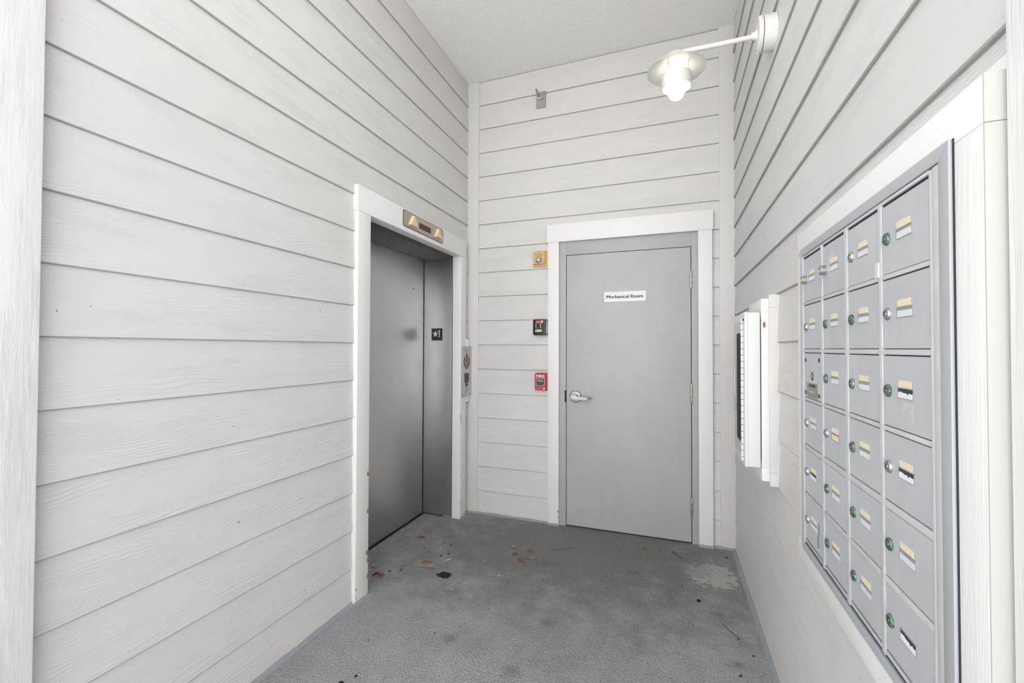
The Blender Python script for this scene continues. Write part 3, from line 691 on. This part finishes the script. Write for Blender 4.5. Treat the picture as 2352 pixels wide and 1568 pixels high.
LN = 0.383      # distance of the lamp axis from the wall
m = MB(); m.tube([(0, -0.003, 0.060), (0, -0.004, 0.20), (0, -0.002, 0.33), (0, -0.004, LN)], 0.0105, 16); m.build('arm', 'lamp_white', la)
c0 = (0, 0, LN)
m = MB(); m.lathe([(0.0, 0.004), (0.022, 0.002), (0.045, -0.018), (0.066, -0.044), (0.124, -0.077), (0.1255, -0.080), (0.122, -0.0797), (0.050, -0.060), (0.0, -0.054)], c0, 'v', 56); m.build('shade', 'lamp_white', la, smooth=50)
m = MB(); m.lathe([(0.060, -0.103), (0.063, -0.103), (0.063, -0.160), (0.060, -0.160)], c0, 'v', 40, closed=True); m.build('band', 'lamp_white', la)
for a in (0.6, 2.2, 3.75, 5.3):
    m = MB(); x, z = 0.057*math.cos(a), 0.057*math.sin(a)
    m.tube([(x, -0.055, LN+z), (x, -0.130, LN+z)], 0.0035, 8); m.build('rod', 'lamp_white', la)
m = MB(); m.lathe([(0.045, -0.056), (0.045, -0.140), (0.042, -0.158), (0.037, -0.172), (0.034, -0.188), (0.028, -0.202), (0.016, -0.211), (0.0, -0.213)], c0, 'v', 36); m.build('globe', 'glow_glass', la, smooth=60)

# ------------------------------------------------------------------ mailboxes
mbx = thing('mailbox_unit', FR @ T(2.10, 0.765, 0.0), 'grey recessed wall unit of apartment mailboxes with taped name windows', 'mailboxes')
u = lambda y: y - 2.10; v = lambda z: z - 0.765
FN, DN = 0.0365, 0.0335        # flange front, door front
U0, U1, V0, V1 = u(1.728), u(2.4855), v(0.754), v(1.663)
I0, I1, J0, J1 = u(1.752), u(2.459), v(0.777), v(1.6404)
flr = [[(U0, V1), (U1, V1), (I1, J1), (I0, J1)], [(U0, V0), (I0, J0), (I1, J0), (U1, V0)], [(U0, V0), (U0, V1), (I0, J1), (I0, J0)], [(U1, V0), (I1, J0), (I1, J1), (U1, V1)]]
for r in flr:
    m = MB(); m.poly(r, 0.0302, FN); m.bevel(0.0015); m.build('flange', 'mailbox_frame_grey', mbx)
m = MB(); m.box(U1+0.0002, U1+0.0018, V0, V1, 0.0300, 0.032); m.build('flange_gap', 'seam_dark', mbx)
m = MB(); m.box(U0+0.02, U1-0.02, V0+0.02, V1-0.02, 0.0302, 0.0306); m.build('back_panel', 'seam_dark', mbx)
TOPS = [1.629, 1.489, 1.348, 1.206, 1.062, 0.921]; BOTS = [1.4985, 1.3592, 1.216, 1.077, 0.9345, 0.796]
LFT = [1.7585, 1.9325, 2.103, 2.2715]; RGT = [1.9165, 2.0820, 2.2555, 2.4315]
# bars
edges_u = [(1.7525, 1.7575)] + [(RGT[i]+0.0012, LFT[i+1]-0.0012) for i in range(3)] + [(2.4330, 2.4400)]
for (a, b) in edges_u:
    m = MB(); m.box(u(a), u(b), v(0.782), v(1.637), 0.0306, DN+0.0026); m.bevel(0.002); m.build('upright_bar', 'mailbox_bar_grey', mbx)
m = MB(); m.box(u(2.4412), u(2.4580), v(0.779), v(1.638), 0.0306, DN+0.0022); m.bevel(0.0015); m.build('side_strip', 'mailbox_bar_grey', mbx)
for r in range(7):
    a = BOTS[r]-0.0008 if r < 6 else 1.6325
    b = (TOPS[r+1]+0.0006 if r < 5 else 0) if r < 6 else 1.6385
    if r == 5: a, b = 0.7930, 0.786
    lo, hi = min(a, b), max(a, b)
    m = MB(); m.box(u(1.758), u(2.4328), v(lo), v(hi), 0.0306, DN+0.0018); m.bevel(0.001); m.build('cross_bar', 'mailbox_bar_grey', mbx)

# shared sub-part meshes, local to the lock / window centre
m = MB(); m.lathe([(0.0145, 0), (0.0145, 0.003), (0.0125, 0.006), (0.0085, 0.0068), (0.0080, 0.0055), (0.0050, 0.0055), (0.0045, 0.0070), (0.0, 0.0070)], (0, 0, 0), 'n', 22)
LOCKS = {'s': m.mesh('lock', 'satin_nickel')}
LOCKS['g'] = LOCKS['s'].copy(); LOCKS['g'].materials.clear(); LOCKS['g'].materials.append(MAT['green_lock'])
m = MB(); m.lathe([(0.0135, 0), (0.0135, 0.013), (0.0115, 0.0155), (0.0075, 0.0158), (0.0072, 0.0145), (0.0, 0.0145)], (0, 0, 0), 'n', 22)
LOCKS['k'] = m.mesh('lock', 'satin_nickel')
m = MB(); m.box(-0.0015, 0.0015, -0.0045, 0.0045, 0.0070, 0.0073); KEYSLOT = m.mesh('key_slot', 'seam_dark')
m = MB(); m.lathe([(0.0045, 0.0070), (0.0045, 0.0085), (0.0, 0.0088)], (0, 0, 0), 'n', 12); PLUG = m.mesh('plug', 'satin_nickel')
m = MB(); m.box(-0.025, 0.025, -0.009, 0.009, 0.0, 0.0008)
m.box(-0.0262, 0.0262, 0.0082, 0.0094, 0.0, 0.0016); m.box(-0.0262, -0.0246, -0.0094, 0.0094, 0.0, 0.0016); m.box(-0.0262, 0.0262, -0.0094, -0.0084, 0.0, 0.0012)
WIN = m.mesh('name_window', 'label_slot')
m = MB(); m.box(-0.0243, 0.0243, -0.0082, 0.0030, 0.0008, 0.0013); CARD = m.mesh('name_card', 'label_card')
m = MB(); m.box(-0.0243, 0.0243, -0.0082, 0.0082, 0.0008, 0.0011); SLOT = m.mesh('open_slot', 'dark_slot')
m = MB(); m.poly([(-0.0240, -0.0080), (0.0243, -0.0082), (0.0243, 0.0012), (0.019, 0.0005), (0.013, 0.0020), (0.009, -0.0025), (0.004, 0.0012), (-0.006, 0.0008), (-0.013, 0.0025), (-0.0240, 0.0018)], 0.0011, 0.0016); TORN = m.mesh('torn_card', 'torn_paper')
def tape_mesh(seed):
    rnd = random.Random(seed); j = lambda: rnd.uniform(-0.0012, 0.0012)
    q = [(-0.0215+j(), -0.006), (0.0215+j(), -0.006+j()*0.5)]
    q += [(0.0215+j(), -0.002), (0.0205+j(), 0.002), (0.0215+j(), 0.0062), (0.008, 0.0062+j()*0.4), (-0.008, 0.0062+j()*0.4), (-0.0215+j(), 0.0060), (-0.0220+j(), 0.001)]
    m = MB(); m.poly(q, 0.0, 0.0006); return m.mesh('tape_label', 'masking_tape')
TAPES = [tape_mesh(s) for s in range(5)]
LT = [['k', 'k', 's', 'g'], ['s', 'g', 'g', 's'], ['m', 'g', 'g', 'g'], ['s', 's', 'g', 's'], ['s', 'g', 'g', 'g'], ['s', 'g', 'g', 'g']]
TORNSET = {(2, 3), (3, 3), (5, 3), (4, 0)}
dmesh = {}
for r in range(6):
    for c in range(4):
        a, b, lo, hi = u(LFT[c])+0.0008, u(RGT[c])-0.0008, v(BOTS[r])+0.0006, v(TOPS[r])-0.0016
        m = MB(); m.box(a, b, lo, hi, 0.0306, DN); m.bevel(0.0008, 1)
        d = m.build('mailbox_door', 'mailbox_grey', mbx)
        cz = (lo+hi)/2 + 0.0005
        if LT[r][c] == 'm':
            d.name = 'master_panel'; d['label'] = 'carrier access panel with four dark bolts and a postal plate'
            for (y, z) in ((1.772, 1.3255), (1.894, 1.328), (1.770, 1.230), (1.892, 1.230)):
                m = MB(); m.lathe([(0.0062, DN), (0.0062, DN+0.0006), (0, DN+0.0006)], (u(y), v(z), 0), 'n', 14); m.build('bolt_hole', 'bolt_dark', d)
            m = MB(); m.lathe([(0.0115, DN), (0.0115, DN+0.0008), (0, DN+0.0008)], (u(1.834), v(1.281), 0), 'n', 20); m.build('arrow_lock', 'seam_dark', d)
            m = MB(); m.lathe([(0.0085, DN+0.0008), (0.007, DN+0.002), (0, DN+0.002)], (u(1.8365), v(1.281), 0), 'n', 16); m.build('arrow_lock_core', 'satin_nickel', d)
            m = MB(); m.box(u(1.784), u(1.884), v(1.2195), v(1.2605), DN, DN+0.0008); m.build('postal_plate', 'plate_steel', d)
            text('plate_lettering', 'U.S. MAIL', 0.012, 'black_print', d, u(1.834), v(1.2535), DN+0.0010, 0.058, 0.0002, 0.0002)
            m = MB(); m.box(u(1.795), u(1.873), v(1.2440), v(1.2458), DN+0.0008, DN+0.0011); m.build('print_line', 'stain_grey', d)
            m = MB(); m.box(u(1.812), u(1.852), v(1.2300), v(1.2400), DN+0.0008, DN+0.0011); m.build('plate_emblem', 'stain_grey', d)
            m = MB(); m.box(u(1.816), u(1.848), v(1.2345), v(1.2375), DN+0.0011, DN+0.0013); m.build('emblem_bar', 'sliver_pale', d)
            for (p, q) in ((1.788, 1.812), (1.855, 1.880)):
                m = MB(); m.box(u(p), u(q), v(1.2230), v(1.2245), DN+0.0008, DN+0.0011); m.build('print_line', 'stain_grey', d)
            continue
        k = LT[r][c]
        lk = place('lock', LOCKS[k], d, T(a+(0.022 if c == 0 else 0.0178), cz, DN))
        lk.scale = (0.82, 0.82, 0.72) if k != 'k' else (0.92, 0.92, 0.85)
        if k != 'k': place('plug', PLUG, lk); place('key_slot', KEYSLOT, lk, T(0, 0, 0.0016))
        wu = a + 0.0795
        place('name_window', WIN, d, T(wu, cz-0.0005, DN))
        if (r, c) in TORNSET:
            place('open_slot', SLOT, d, T(wu, cz-0.0005, DN)); place('torn_card', TORN, d, T(wu, cz-0.0005, DN))
        elif (r, c) == (3, 1):
            place('tape_label', TAPES[2], d, T(wu, cz-0.0015, DN+0.0008))
        else: place('name_card', CARD, d, T(wu, cz-0.0005, DN))
        if (r, c) != (5, 3): place('tape_label', TAPES[(r*3+c) % 5], d, T(wu-0.002, cz+0.0155, DN))
        if (r, c) == (0, 1):
            m = MB(); m.poly([(0.034*math.cos(2*PI*i/20)*0.7, 0.034*math.sin(2*PI*i/20)) for i in range(20)], 0, 0.0003); m.build('sticker_residue', 'clear_residue', d, T(wu-0.020, cz+0.008, DN))
        if (r, c) == (2, 3):
            for i, (du, dv, sx, sy) in enumerate(((0.0, -0.022, 0.014, 0.008), (0.016, -0.040, 0.008, 0.024))):
                m = MB(); m.poly(blob(1, 90+i, 10, sx, sy), 0, 0.0002); m.build('glue_mark', 'clear_residue', d, T(wu+du, cz+dv, DN))
        if (r, c) == (5, 0):
            m = MB(); m.poly([(0.0, 0.02), (0.012, 0.016), (0.014, -0.008), (0.006, -0.022), (0.010, -0.045), (-0.006, -0.055), (-0.010, -0.030), (0.002, -0.010)], 0, 0.0002); m.build('stain', 'stain_grey', d, T(wu+0.036, cz+0.004, DN))
        if (r, c) == (0, 2):
            m = MB(); m.box(b-0.004, b+0.009, lo-0.003, lo+0.026, DN, DN+0.005); m.build('bare_patch', 'bare_metal', d)

# ------------------------------------------------------------------ debris on the floor
def leaf(name, x, y, L, wdt, ang, mat, label, curl=0.004, group=None):
    m = MB(); k = 7; A, B, Cc = [], [], []
    for i in range(k+1):
        s = i/k; w = wdt*math.sin(PI*min(1, s*0.96+0.02))**0.8; h = 0.002 + curl*math.sin(PI*s)
        px = L*(s-0.5)
        A.append(m.bm.verts.new((px, w/2, h*1.8+0.001))); B.append(m.bm.verts.new((px, 0, h))); Cc.append(m.bm.verts.new((px, -w/2, h*1.5+0.001)))
    D = [m.bm.verts.new((b.co.x, 0, max(0.0003, b.co.z-0.0012))) for b in B]
    for i in range(k):
        m._f([A[i], B[i], B[i+1], A[i+1]]); m._f([B[i], Cc[i], Cc[i+1], B[i+1]]); m._f([A[i+1], D[i+1], D[i], A[i]]); m._f([D[i], D[i+1], Cc[i+1], Cc[i]])
    o = m.build(name, mat, None, Matrix.Translation((x, y, 0.0)) @ Matrix.Rotation(ang, 4, 'Z'), 60)
    return tag(o, label, 'leaf', group)
leaf('dry_leaf', -0.055, -1.118, 0.055, 0.024, 0.5, 'leaf_dark', 'dark brown curled leaf on the floor behind the elevator casing foot', 0.010)
leaf('dry_leaf', -0.030, -1.098, 0.045, 0.022, 1.8, 'leaf_brown', 'small brown leaf overlapping a darker leaf near the elevator casing')
leaf('dry_leaf', -0.143, -1.032, 0.050, 0.020, -0.2, 'leaf_tan', 'pale tan leaf nearest the elevator door beside the left casing')
leaf('dry_leaf', 0.044, -1.009, 0.038, 0.018, 1.3, 'leaf_brown', 'small upright-lying brown leaf between the casing foot and black spot')
leaf('dry_leaf', 0.135, -0.872, 0.062, 0.018, 0.35, 'leaf_brown', 'orange-brown leaf beside a pale sliver in front of the elevator', 0.003)
leaf('dry_leaf', -0.093, -0.566, 0.060, 0.020, 0.45, 'leaf_brown', 'slim orange leaf closest to the steel elevator jamb', 0.003)
leaf('dry_leaf', -0.255, -0.46, 0.060, 0.020, 1.0, 'leaf_tan', 'cream leaf resting at the elevator door sill', 0.004)
leaf('dry_leaf', 0.623, -0.574, 0.050, 0.024, 1.15, 'leaf_brown', 'leftmost of three orange leaves in the middle of the floor')
leaf('dry_leaf', 0.708, -0.503, 0.048, 0.024, -0.2, 'leaf_brown', 'orange leaf farthest back in the middle of the floor')
leaf('dry_leaf', 0.691, -0.643, 0.070, 0.026, -0.75, 'leaf_brown', 'largest orange leaf lying nearest in the middle trio')
leaf('dry_leaf', 0.585, -0.475, 0.034, 0.026, 0.9, 'leaf_tan', 'tan chip of leaf behind the orange leaf trio')
leaf('dry_leaf', 1.425, -0.20, 0.030, 0.012, 0.3, 'leaf_brown', 'tiny brown leaf in front of the grey door')
def twig(name, pts, r, mat, label):
    m = MB(); m.tube([(x, y, z) for x, y, z in pts], r, 6); return tag(m.build(name, mat, None, None, 60), label, 'twig')
twig('twig', [(0.825, -0.447, 0.003), (0.86, -0.42, 0.004), (0.90, -0.405, 0.004), (0.97, -0.346, 0.003)], 0.0018, 'twig_brown', 'thin bent brown twig on the floor in front of the grey door')
twig('twig', [(1.827, -0.90, 0.003), (1.850, -0.945, 0.003), (1.882, -0.985, 0.003), (1.893, -0.997, 0.004), (1.878, -1.006, 0.003)], 0.0022, 'twig_brown', 'hooked brown twig on the floor below the mailboxes')
twig('twig', [(0.105, -0.945, 0.003), (0.165, -0.935, 0.004), (0.235, -0.925, 0.003)], 0.0014, 'leaf_brown', 'reddish pine needle lying behind the black spot')
twig('twig', [(1.60, -0.175, 0.003), (1.63, -0.225, 0.003), (1.665, -0.255, 0.003)], 0.0016, 'crumb_black', 'short dark twig beside the pale worn patch')
twig('twig', [(0.70, -0.60, 0.003), (0.77, -0.60, 0.003), (0.82, -0.655, 0.003)], 0.0013, 'twig_brown', 'fine stem trailing from the middle orange leaves')
# pale slivers
smesh = None
for (x, y, a, L, lb) in ((0.245, -0.792, 0.9, 0.05, 'longest pale sliver in front of the elevator door'), (0.0, -0.86, -1.0, 0.03, 'cream flake between the elevator door and the small brown leaf'), (0.18, -0.895, 0.35, 0.034, 'pale sliver touching the orange-brown leaf before the elevator'), (0.05, -0.53, 0.6, 0.02, 'tiny white chip beside the steel elevator jamb'), (0.47, -1.005, 0.9, 0.026, 'pale sliver right of the black floor blotch'), (0.62, -0.86, 0.5, 0.024, 'pale sliver nearer than the three orange leaves'), (0.43, -1.09, -0.5, 0.024, 'pale sliver on the dark smudge nearest the viewer'), (0.75, -0.58, 0.1, 0.026, 'pale sliver right of the three orange leaves'), (0.47, -0.72, 1.4, 0.030, 'pale sliver midway between elevator and orange leaves'), (0.12, -0.66, -0.8, 0.040, 'greyish sliver behind the dark crumbs before the elevator')):
    if smesh is None:
        m = MB(); m.box(-0.45, 0.45, -0.045, 0.045, 0.0, 0.07); smesh = m.mesh('wood_sliver', 'sliver_pale')
    o = place('wood_sliver', smesh, None, Matrix.Translation((x, y, 0.0004)) @ Matrix.Rotation(a, 4, 'Z') @ Matrix.Scale(L, 4))
    tag(o, lb, 'debris', 'pale slivers on the floor')
m = MB(); m.poly([(0.041*(0.75+0.5*random.random())*math.cos(2*PI*i/18)*1.15, 0.033*(0.75+0.5*random.random())*math.sin(2*PI*i/18)) for i in range(18)], 0.0003, 0.002)
tag(m.build('tar_spot', 'crumb_black', None, T(0.317, -0.967, 0)), 'black blotch stuck to the floor in front of the elevator', 'stain')
# dark crumbs
cm = []
for s in range(3):
    m = MB(); q = blob(1.0, 60+s, 7); m.poly(q, 0.0, 0.5, [(x*0.5, y*0.5) for x, y in q]); cm.append(m.mesh('crumb', 'crumb_black'))
for i, (x, y, s, lb) in enumerate([(0.02, -0.70, .008, 'black crumb nearest the elevator door'), (0.10, -0.58, .008, 'black crumb next to the white chip by the jamb'), (0.17, -0.60, .010, 'black crumb farthest back before the elevator casing'), (-0.02, -1.04, .011, 'black crumb beside the two leaves at the casing foot'), (0.21, -0.72, .011, 'larger brown-black crumb just behind the longest sliver'), (0.18, -0.76, .012, 'black crumb touching the longest pale sliver'), (0.07, -0.74, .006, 'speck of black grit left of the longest sliver'), (1.73, -0.728, .018, 'oval black crumb nearer than the worn floor patch'), (1.93, -0.14, .013, 'black crumb in the corner beside the mailbox wall'), (1.77, -0.13, .006, 'speck of grit below the right door casing'), (1.52, -0.175, .008, 'pair-like black speck before the grey door'), (1.86, -1.25, .010, 'black crumb close to the mailbox wall in front'), (1.93, -1.10, .008, 'black crumb against the foot of the mailbox wall'), (0.33, -1.85, .015, 'larger of two black flecks near the left wall foot'), (0.36, -1.80, .010, 'smaller of two black flecks near the left wall foot'), (0.55, -1.93, .010, 'dark red-brown crumb at the near floor edge'), (0.15, -1.95, .012, 'black crumb nearest the foot of the left wall'), (0.53, -1.45, .006, 'single speck on the clean pale floor'), (1.65, -0.60, .007, 'speck of grit just nearer than the worn patch')]):
    o = place('crumb', cm[i % 3], None, Matrix.Translation((x, y, 0.0004)) @ Matrix.Rotation(i*1.3, 4, 'Z') @ Matrix.Scale(s*0.78, 4))
    tag(o, lb, 'debris', 'black crumbs on the floor')
